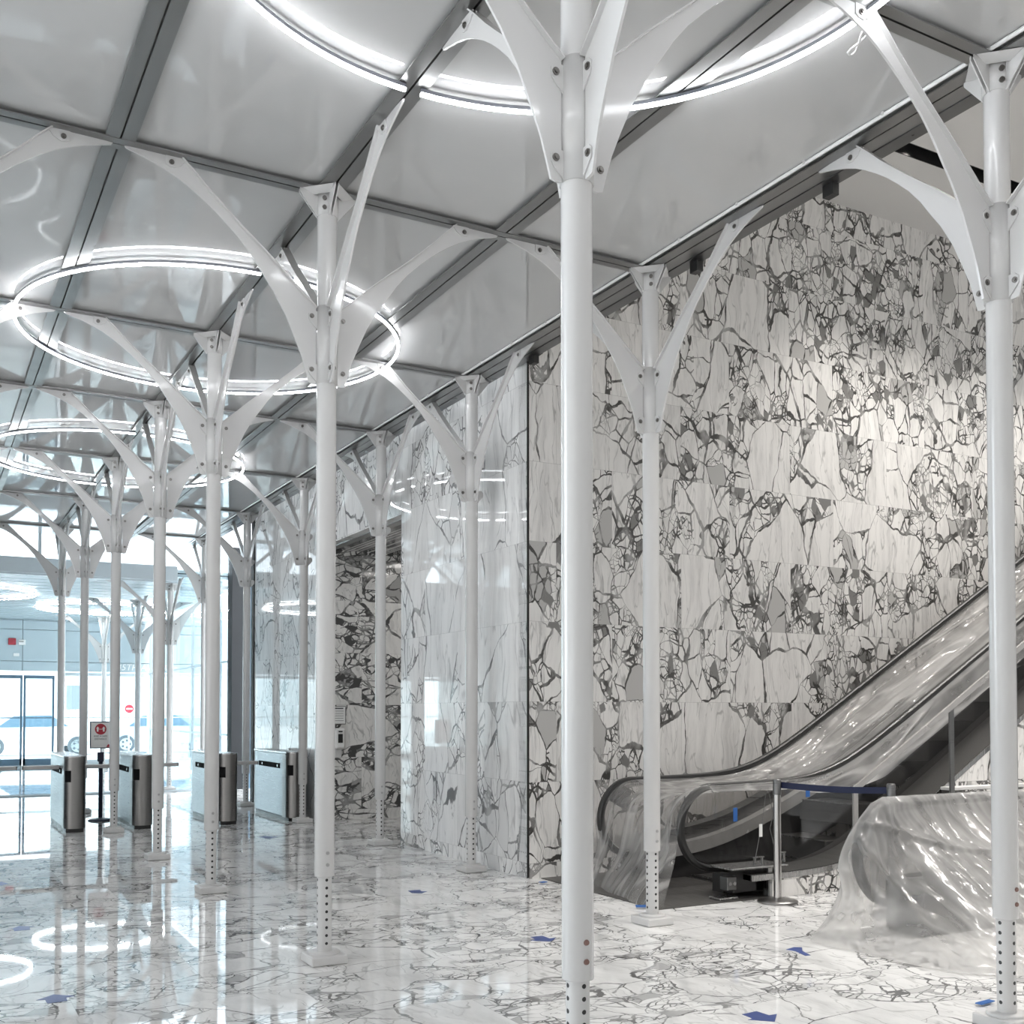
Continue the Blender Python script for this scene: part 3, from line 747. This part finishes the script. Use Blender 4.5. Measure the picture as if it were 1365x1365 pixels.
# ------------------------------------------------------------------ tape and floor stickers
def arrow(pts, label):
    m = M(); n = len(pts); m.add([(x, y, .0018) for x, y in pts] + [(x, y, .0004) for x, y in pts], [tuple(range(n)), tuple(range(2 * n - 1, n - 1, -1))] + [(i, n + i, n + (i + 1) % n, (i + 1) % n) for i in range(n)])
    tag(obj('floor_arrow', m, ARROW), label, 'floor sticker', 'blue arrow stickers on the floor')
arrow([(0.594, 6.522), (0.642, 6.564), (0.692, 6.610), (0.750, 6.554), (0.794, 6.520), (0.745, 6.507), (0.744, 6.429), (0.641, 6.423), (0.638, 6.513)], 'blue arrow sticker on the bright floor at the lower left')
arrow([(0.591, 8.748), (0.639, 8.756), (0.680, 8.827), (0.743, 8.778), (0.782, 8.742), (0.743, 8.743), (0.742, 8.641), (0.634, 8.639), (0.634, 8.734)], 'pale blue arrow sticker near the left edge, in front of the first turnstile')
arrow([(3.817, 6.643), (3.861, 6.647), (3.916, 6.647), (3.914, 6.544), (3.969, 6.548), (3.920, 6.495), (3.869, 6.455), (3.790, 6.516), (3.767, 6.556), (3.810, 6.560)], 'blue arrow sticker left of the foreground column foot')
arrow([(5.119, 5.472), (5.220, 5.504), (5.262, 5.470), (5.188, 5.390), (5.142, 5.267), (5.100, 5.273), (5.139, 5.406)], 'small blue arrow sticker beside the spreading hem of the right plastic sheet')
arrow([(3.827, 4.423), (3.935, 4.432), (3.939, 4.341), (3.992, 4.339), (3.885, 4.239), (3.788, 4.332), (3.824, 4.338)], 'dark blue arrow sticker at the bottom edge, right of the foreground column')
arrow([(3.842, 8.878), (3.961, 8.883), (3.936, 8.797), (3.982, 8.771), (3.946, 8.742), (3.898, 8.699), (3.823, 8.750)], 'blue arrow sticker on the floor in front of the pale marble wall')
arrow([(3.80, 13.54), (3.90, 13.62), (4.02, 13.45), (3.95, 13.44), (3.93, 13.36), (3.84, 13.40), (3.86, 13.49)], 'thin blue floor sticker between the turnstile and the pale marble wall')
arrow([(0.640, 11.099), (0.708, 11.187), (0.755, 11.036), (0.693, 10.947)], 'blue floor sticker cut by the left edge of the picture')

def tape(c, d, rz, label, tilt=0.0):
    mt = Matrix.Rotation(rz, 3, 'Z') @ Matrix.Rotation(tilt, 3, 'X')
    tag(obj('tape_strip', M().bevbox(c, d, .002, mt), TAPE), label, 'tape', 'blue tape on the plastic sheets')
tape((5.17, 7.16, .02), (.13, .05, .006), -.5, 'blue tape holding the plastic sheet edge down beside the column foot', .15)
tape((5.11, 8.66, .012), (.07, .05, .006), .3, 'small blue tape on the floor at the marble corner')
tape((6.24, 7.285, .70), (.045, .006, .12), 0.0, 'blue tape strip on the plastic left of the belt post')
tape((7.09, 7.285, .86), (.05, .006, .08), 0.0, 'blue tape strip under the blue belt, right of the belt post')
tape((5.115, 3.93, .014), (.13, .04, .006), .1, 'blue tape at the plastic edge beside the right column foot')

# ------------------------------------------------------------------ belt barrier
def belt_post(x, y, label):
    t = thing('belt_post', label, 'barrier post', (x, y, 0), 0, 'belt barrier posts')
    obj('base', M().lathe([(.165, 0), (.168, .008), (.165, .02), (.12, .03), (.04, .036), (.001, .036)], n=48), DRUM, t)
    obj('pole', M().cyl((0, 0, .03), (0, 0, .94), .032, n=24), POLE, t)
    h = obj('belt_head', M().lathe([(.034, .90), (.034, 1.02), (.028, 1.03), (.001, 1.03)], n=24), DARKMETAL, t)
    return t
belt_post(6.32, 6.85, 'polished belt barrier post with a round base in front of the escalator')
belt_post(6.70, 5.98, 'polished belt barrier post behind the wrapped newel')
b0 = Vector((6.32, 6.85, .98)); b1 = Vector((6.70, 5.98, .975)); d = (b1 - b0).normalized(); nn = Vector((-d.y, d.x, 0))
m = M(); rr = []
for i in range(17):
    q = i / 16; p = b0.lerp(b1, q) + Vector((0, 0, -.015 * sin(pi * q))); rr.append((p + nn * .0375))
m.grid([[p + Vector((0, 0, -.026)), p + Vector((0, 0, .026))] for p in rr], False); m.grid([[p + Vector((0, 0, .026)) - nn * .003, p + Vector((0, 0, -.026)) - nn * .003] for p in rr], False)
tag(obj('barrier_belt', m, BELT), 'navy blue webbing belt stretched between the two barrier posts', 'belt')

# ------------------------------------------------------------------ turnstiles
def turnstile(x, label, arms):
    t = thing('turnstile', label, 'turnstile', (x, 15.22, 0), 0, 'turnstiles across the lobby')
    w = .27
    obj('cabinet', M().bevbox((0, 1.0, .515), (w - .02, 1.62, .93), .012), TSIDE, t)
    obj('top_cover', M().bevbox((0, 1.0, .99), (w, 1.66, .03), .006), STEEL, t)
    obj('kick_plate', M().box((0, .93, .025), (w - .05, 1.75, .05)), BLACK, t)
    n = 24; pr = [(-w / 2, .30)] + [(-w / 2 * cos(pi * i / n), .135 - .135 * sin(pi * i / n)) for i in range(n + 1)] + [(w / 2, .30)]
    m = M(); k = len(pr)
    m.add([(a, b, .05) for a, b in pr] + [(a, b, .985) for a, b in pr], [(i, i + 1, k + i + 1, k + i) for i in range(k - 1)], True)
    m.add([(a, b, .05) for a, b in pr] + [(a, b, .985) for a, b in pr], [tuple(range(k))[::-1], tuple(range(k, 2 * k))])
    e = obj('end_drum', m, DRUM, t)
    obj('drum_cap', M().add([(a * 1.01, b - .002, .985) for a, b in pr] + [(a * 1.01, b - .002, 1.004) for a, b in pr], [tuple(range(k))[::-1], tuple(range(k, 2 * k))] + [(i, i + 1, k + i + 1, k + i) for i in range(k - 1)]), STEEL, e)
    ang = radians(-118)
    obj('card_reader', M().bevbox((.136 * sin(radians(-42)), .135 - .136 * cos(radians(-42)), .74), (.085, .012, .15), .002, Matrix.Rotation(radians(-42), 3, 'Z')), NOIR, t)
    obj('side_slot', M().box((-w / 2 + .006, 1.0, .79), (.008, 1.1, .075)), NOIR, t)
    for s in (.55, 1.35): obj('sensor_lens', M().cyl((-w / 2 + .004, s, .79), (-w / 2 - .002, s, .79), .02, n=14), STEEL, t)
    for s in arms:
        a = obj('barrier_arm', M().bevbox((s * (w / 2 + .22), .72, .832), (.46, .10, .052), .008), WHITEM, t)
        obj('arm_end', M().bevbox((s * (w / 2 + .455), .72, .832), (.014, .102, .054), .003), DARKMETAL, a)
turnstile(.585, 'steel turnstile just outside the left edge whose barrier arm reaches into view', (1,))
turnstile(1.835, 'brushed steel turnstile furthest left in view, with barrier arms on both sides', (-1, 1))
turnstile(2.70, 'brushed steel turnstile half hidden behind a white column, second from the left', (1,))
turnstile(3.86, 'brushed steel turnstile third from the left, its dark rounded end fully visible', (1,))
turnstile(4.86 - .02, 'brushed steel turnstile nearest the marble wall, showing its long bluish side', ())

# distance sign on a stand
sg = thing('sign_stand', 'navy floor stand with a framed red and white distance sign between turnstiles', 'sign', (2.36, 16.75, 0))
obj('base', M().lathe([(.17, 0), (.17, .012), (.12, .03), (.03, .045), (.001, .045)], n=40), NAVY, sg)
obj('pole', M().cyl((0, 0, .03), (0, 0, .92), .029, n=20), NAVY, sg)
obj('head', M().bevbox((-.005, 0, .93), (.085, .07, .14), .01), NAVY, sg)
obj('stem', M().cyl((0, 0, .98), (0, 0, 1.07), .008, n=10), NAVY, sg)
fr = obj('frame', M().bevbox((-.008, 0, 1.25), (.295, .022, .395), .004), NAVY, sg)
obj('face', M().box((-.008, -.0125, 1.25), (.265, .004, .365)), SIGNW, fr)
obj('red_disc', M().cyl((-.008, -.0145, 1.335), (-.008, -.0175, 1.335), .08, n=32), RED, fr)
for s in (-1, 1):
    x = -.008 + s * .042
    obj('figure', M().prism([(x - .011, 1.30), (x + .011, 1.30), (x + .013, 1.345), (x + .022, 1.345), (x, 1.375), (x - .022, 1.345), (x - .013, 1.345)], lambda a, b, c: Vector((a, c, b)), -.0195, -.0175), SIGNW, fr)
obj('distance_bar', M().box((-.008, -.0185, 1.335), (.06, .002, .006)), SIGNW, fr)
text('lettering', 'KEEP A SAFE', .034, INK, fr, (-.008, -.0155, 1.222), align='CENTER', ext=.001); text('lettering', 'DISTANCE', .036, INK, fr, (-.008, -.0155, 1.18), align='CENTER', ext=.001)
obj('corner_logo', M().prism([(.07, 1.072), (.122, 1.072), (.122, 1.10), (.10, 1.118)], lambda a, b, c: Vector((a, c, b)), -.0165, -.0145), RED, fr)

# dispenser and notice on the corridor wall
dp = thing('sanitizer_dispenser', 'white wall-mounted hand sanitizer dispenser below a framed notice', 'dispenser', (5.43, 15.14, 1.20))
obj('body', M().bevbox((0, -.05, .0), (.16, .10, .30), .025), SIGNW, dp); obj('window', M().box((0, -.102, -.0), (.07, .006, .13)), BLACK, dp)
obj('slot', M().box((0, -.102, .10), (.06, .006, .02)), BLACK, dp); obj('drip_tray', M().bevbox((-.02, -.04, -.22), (.10, .07, .13), .01), WHITEM, dp)
nt = thing('framed_notice', 'framed white notice with lines of dark text on the corridor wall', 'notice', (5.42, 15.135, 1.54))
obj('frame', M().bevbox((0, -.008, 0), (.24, .016, .27), .003), DARKMETAL, nt); obj('paper', M().box((0, -.017, 0), (.22, .003, .25)), SIGNW, nt)
obj('headline', M().box((.0, -.019, .10), (.16, .002, .016)), INK, nt)
for k in range(5): obj('text_line', M().box((.0, -.019, .06 - .035 * k), (.17 - .01 * (k % 2), .002, .005)), INK, nt)

# ------------------------------------------------------------------ entrance
YP = 22.25
struct('trim_4', M().bevbox((.6, YP, 4.36), (7.9, .18, .30), .01).box((.6, YP, 4.195), (7.9, .10, .03)).box((-5.2, YP, 4.6), (3.7, .18, .8)), FRAMEW)  # last box is unseen, added to shut out a bright reflection
struct('trim_5', M().box((1.0, YP, .006), (9.4, .5, .012)), MATF)
def pane(name, x0, x1, z0, z1, y, mat=GLASS, th=.014): return struct(name, M().box(((x0 + x1) / 2, y, (z0 + z1) / 2), (x1 - x0, th, z1 - z0)), mat)
pane('window_1', -3.4, 4.55, 4.51, 4.98, YP); pane('window_2', 4.62, 5.6, .03, 4.98, YP)
for x in (-1.2, 2.0): struct('trim_6', M().box((x, YP, 4.75), (.06, .06, .48)), FRAMEW)
PIERM = plain('dark_grey_cladding', (.034, .036, .039), .65, 0.0, .15, 2.0, spec=.12)
pier = obj('metal_pier', M().bevbox((5.78, 22.2, 2.48), (.34, .34, 4.96), .006), PIERM)
tag(pier, 'dark grey metal-clad pier beside the bright entrance glass', 'pier')
struct('wall_entrance', M().box((7.6, 22.3, 2.5), (3.3, .1, 5.0)), FRAMEB)
# glass fin at the end of the lobby wall
P1 = parts_for(-.765)
tree(P1, 4.47, 22.45, 'shorter white branching column at the right end of the entrance beam', dz=-.765, group='shorter white columns in the vestibule')
tree(P1, 4.47, 26.1, 'shorter white branching column in the vestibule, in front of the avenue lettering', dz=-.765, group='shorter white columns in the vestibule')
tree(P1, 4.47, 31.3, 'shorter white branching column deepest in the vestibule, right of the revolving door', dz=-.765, group='shorter white columns in the vestibule')
m = M()
for k in range(21): m.box((-.4, 22.7 + .6 * k, 4.36), (13.2, .56, .06))
m.box((-.4, 28.8, 4.44), (13.2, 12.8, .06))
struct('ceiling_vestibule', m, SLAT)
ring(.75, 27.4, 'far white ring light in the vestibule by the left edge of the picture', 4.290, False, LEDV)
ring(4.3, 30.3, 'far white ring light in the vestibule around the deepest column', 4.290, False, LEDV)
YF2 = 35.0
# fascia over the doors, split by shadow joints
m = M()
for x0, x1 in ((-7.0, 2.70), (2.715, 5.40), (5.415, 8.2)):
    for z0, z1 in ((2.80, 3.075), (3.09, 4.02), (4.035, 4.30), (4.31, 4.6)):
        m.box(((x0 + x1) / 2, YF2 + .1, (z0 + z1) / 2), (x1 - x0, .2, z1 - z0))
m.box((.6, YF2 + .16, 3.7), (15.2, .1, 1.8))
struct('wall_front', m, FASCIA)
text('avenue_lettering', '45TH AVE', .27, SIGNW, None, (5.36, YF2 - .004, 2.865), shear=.22, ext=.004)
tag(bpy.data.objects['avenue_lettering'], 'white slanted avenue lettering on the pale blue fascia over the entrance', 'lettering')
fa = thing('fire_alarm', 'square red fire alarm on the pale blue fascia', 'alarm', (2.42, YF2, 3.66)); obj('housing', M().bevbox((0, -.03, 0), (.21, .06, .20), .012), RED, fa); obj('lens', M().bevbox((0, -.065, 0), (.09, .02, .09), .01), RED, fa)
st = thing('strobe', 'cream strobe box beside the red fire alarm', 'alarm', (2.69, YF2, 3.64)); obj('housing', M().bevbox((0, -.02, 0), (.19, .04, .16), .01), SIGNW, st); obj('lens', M().bevbox((-.02, -.045, .02), (.12, .02, .03), .004), DARKMETAL, st)
tag(obj('wall_plate', M().bevbox((2.54, YF2 - .01, 3.27), (.16, .02, .09), .004), SIGNW), 'small white plate on the fascia below the fire alarm', 'plate')
# doors
def door(name, x0, x1, side):
    d = struct(name, M().box(((x0 + x1) / 2, YF2 + .05, 2.62), (x1 - x0, .07, .10)).box((x0 + .03, YF2 + .05, 1.3), (.06, .07, 2.6)).box((x1 - .03, YF2 + .05, 1.3), (.06, .07, 2.6)).box(((x0 + x1) / 2, YF2 + .05, .09), (x1 - x0, .07, .18)), FRAMEB)
    obj('pane', M().box(((x0 + x1) / 2, YF2 + .05, 1.35), (x1 - x0 - .12, .012, 2.46)), GLASSG, d)
    obj('push_bar', M().cyl((x0 + .06, YF2 - .02, 1.40), (x1 - .06, YF2 - .02, 1.40), .018, n=10), FRAMEB, d)
door('door_1', 1.80, 2.72, -1); door('door_2', 2.75, 3.60, 1)
for i, (x0, x1) in enumerate(((-6.9, 1.74), (3.72, 4.95), (5.0, 6.30), (6.36, 8.0))):
    w = pane('window_%d' % (3 + i), x0, x1, .1, 2.78, YF2 + .06, GLASSG)
    obj('window_frame', M().box(((x0 + x1) / 2, YF2 + .06, .06), (x1 - x0, .08, .12)).box((x1 + .02, YF2 + .06, 1.4), (.05, .08, 2.8)).box((x0 - .01, YF2 + .06, 1.4), (.03, .06, 2.8)).box(((x0 + x1) / 2, YF2 + .06, 2.72), (x1 - x0, .08, .1)), FRAMEW, w)
    obj('rail', M().cyl((x0, YF2, 1.40), (x1, YF2, 1.40), .016, n=8), FRAMEW, w)
# side glazing of the vestibule
sw = struct('window_7', M().box((6.3, 28.6, 2.2), (.014, 12.2, 4.3)), GLASS)
for k in range(5): obj('mullion', M().box((6.3, 22.9 + 2.9 * k, 2.2), (.07, .07, 4.3)), FRAMEW, sw)
for z in (1.05, 2.75): obj('transom', M().box((6.3, 28.6, z), (.05, 12.2, .05)), FRAMEW, sw)

# ------------------------------------------------------------------ street
struct('wall_far_blocker', M().box((16.6, 3, 3.72), (.2, 12.2, 7.46)), WHITEM).name = 'wall_atrium_blocker'  # unseen wall, added to cut the light entering the atrium
struct('ground', M().box((10, 58, -.08), (90, 44, .1)), PAVE)
fc = thing('street_building', 'pale building across the street seen through the entrance doors', 'building', (8, 62, 0))
obj('wall', M().box((0, .5, 8), (50, 1, 16)), FACADE, fc)
for k in range(12): obj('shop_window', M().box((-20 + k * 3.6, -.03, 2.4), (2.6, .06, 3.2)), FRAMEW, fc)
bb = obj('blue_banner', M().bevbox((6.6, 55, 2.25), (.85, .06, 1.15), .01), BLUEP); tag(bb, 'blue banner across the street, seen between two white columns', 'banner')
obj('banner_pole', M().cyl((6.6, 55.06, 0), (6.6, 55.06, 2.9), .03, n=10), FRAMEW, bb)
pb = obj('pink_banner', M().bevbox((6.35, 55.3, 3.05), (.45, .06, .4), .01), PINK); tag(pb, 'small pink banner above the blue banner across the street', 'banner')
obj('banner_pole', M().cyl((6.35, 55.36, 0), (6.35, 55.36, 3.3), .03, n=10), FRAMEW, pb)
ne = thing('road_sign', 'round red road sign with a white bar outside the entrance glass', 'road sign', (6.57, 40, 0))
obj('pole', M().cyl((0, .03, 0), (0, .03, 2.0), .025, n=10), FRAMEW, ne); obj('disc', M().cyl((0, 0, 1.68), (0, -.02, 1.68), .15, n=28), RED, ne); obj('bar', M().box((0, -.025, 1.68), (.2, .01, .05)), SIGNW, ne)
def car(x, y, label, paint, L=4.5):
    t = thing('car', label, 'car', (x, y, 0), 0, 'cars parked outside')
    prof = [(-2.2, .35), (-2.22, .75), (-2.1, .92), (-1.5, 1.0), (-.8, 1.48), (.6, 1.52), (1.4, 1.05), (2.1, .95), (2.22, .7), (2.2, .35)]
    b = obj('body', M().prism([(a, z) for a, z in prof], lambda a, z, c: Vector((a, c, z)), -.88, .88), paint, t)
    obj('side_window', M().prism([(-1.25, 1.02), (-.72, 1.42), (.5, 1.45), (1.1, 1.05)], lambda a, z, c: Vector((a, c, z)), -.895, -.88), FRAMEB, t)
    for wx in (-1.35, 1.4):
        for wy in (-.82, .82):
            w = obj('wheel', M().cyl((wx, wy - .1, .34), (wx, wy + .1, .34), .34, n=28), TYRE, t)
            obj('rim', M().cyl((wx, wy - .115, .34), (wx, wy - .1, .34), .23, n=20), RIM, w)
            for q in range(5):
                a = q * 2 * pi / 5; obj('rim_hole', M().cyl((wx + .14 * cos(a), wy - .12, .34 + .14 * sin(a)), (wx + .14 * cos(a), wy - .114, .34 + .14 * sin(a)), .045, n=10), TYRE, w)
car(3.7, 42.8, 'white car outside the entrance, its wheel beside the distance sign', CARW)
car(8.35, 44.2, 'pale blue car further right outside the entrance glass', CARB)

# ------------------------------------------------------------------ light
W = bpy.data.worlds.new('World'); bpy.context.scene.world = W; W.use_nodes = True; nt_ = W.node_tree; nt_.nodes.clear()
def wn_(t, **k):
    n = nt_.nodes.new(t)
    for a, b in k.items(): setattr(n, a, b)
    return n
tc = wn_('ShaderNodeTexCoord'); sx = wn_('ShaderNodeSeparateXYZ'); nt_.links.new(tc.outputs['Generated'], sx.inputs[0])
mr = wn_('ShaderNodeMapRange', interpolation_type='SMOOTHSTEP'); nt_.links.new(sx.outputs[1], mr.inputs[0]); mr.inputs[1].default_value = .2; mr.inputs[2].default_value = .75
mx = wn_('ShaderNodeMix', data_type='RGBA'); nt_.links.new(mr.outputs[0], mx.inputs[0]); mx.inputs[6].default_value = (.60, .594, .585, 1); mx.inputs[7].default_value = (5.6, 6.3, 6.8, 1)
m2 = wn_('ShaderNodeMapRange', interpolation_type='SMOOTHSTEP'); nt_.links.new(sx.outputs[0], m2.inputs[0]); m2.inputs[1].default_value = -.35; m2.inputs[2].default_value = -.85; m2.inputs[3].default_value = 1.0; m2.inputs[4].default_value = 2.0
ms = wn_('ShaderNodeVectorMath', operation='SCALE'); nt_.links.new(mx.outputs[2], ms.inputs[0]); nt_.links.new(m2.outputs[0], ms.inputs['Scale'])
bg = wn_('ShaderNodeBackground'); nt_.links.new(ms.outputs[0], bg.inputs[0]); bg.inputs[1].default_value = 1.0
ow = wn_('ShaderNodeOutputWorld'); nt_.links.new(bg.outputs[0], ow.inputs[0])
def light(name, typ, loc, rot, power, col=(1, 1, 1), **kw):
    l = bpy.data.lights.new(name, typ); l.energy = power; l.color = col
    for k, v in kw.items(): setattr(l, k, v)
    o = bpy.data.objects.new(name, l); o.location = loc; o.rotation_euler = rot; C.objects.link(o); return o
o = light('sky_sun', 'SUN', (0, 40, 30), (radians(28), 0, 0), 12.0, (.93, .97, 1.0), angle=radians(40))
for x in (9.05, 10.35, 11.75, 13.2):
    light('atrium_spot', 'SPOT', (x, 7.7, 7.50), (0, 0, 0), 330, (1, .955, .90), spot_size=radians(84), spot_blend=.7, shadow_soft_size=.08)
for x in (6.2, 7.6, 9.0, 10.4):            # added row of unseen spots that brightens the atrium floor
    light('atrium_spot', 'SPOT', (x, 4.2, 7.44), (0, 0, 0), 620, (1, .965, .92), spot_size=radians(96), spot_blend=.8, shadow_soft_size=.08)
for y in (13.0, 14.2):
    light('corridor_fill', 'AREA', (6.9, y, 3.95), (0, 0, 0), 7, (1, .97, .93), size=.5)  # added fill lamps out of view, lifting the dark corridor

# ------------------------------------------------------------------ camera
cam = bpy.data.cameras.new('Camera'); co = bpy.data.objects.new('Camera', cam); C.objects.link(co)
co.location = (0, 0, 1.6); yaw, pitch = radians(28.8946), radians(1.45556)
co.rotation_euler = (pi / 2 + pitch, 0, -yaw)
cam.sensor_width = 36; cam.lens = 1435.1527 / 1365 * 36; cam.shift_y = (911.4418 - 682.5) / 1365; cam.clip_start = .05; cam.clip_end = 500
S = bpy.context.scene; S.camera = co
S.view_settings.view_transform = 'Standard'; S.view_settings.look = 'None'; S.view_settings.exposure = 0.25; S.view_settings.gamma = 1.0
S.cycles.max_bounces = 10; S.cycles.transparent_max_bounces = 24; S.cycles.caustics_reflective = False; S.cycles.caustics_refractive = False
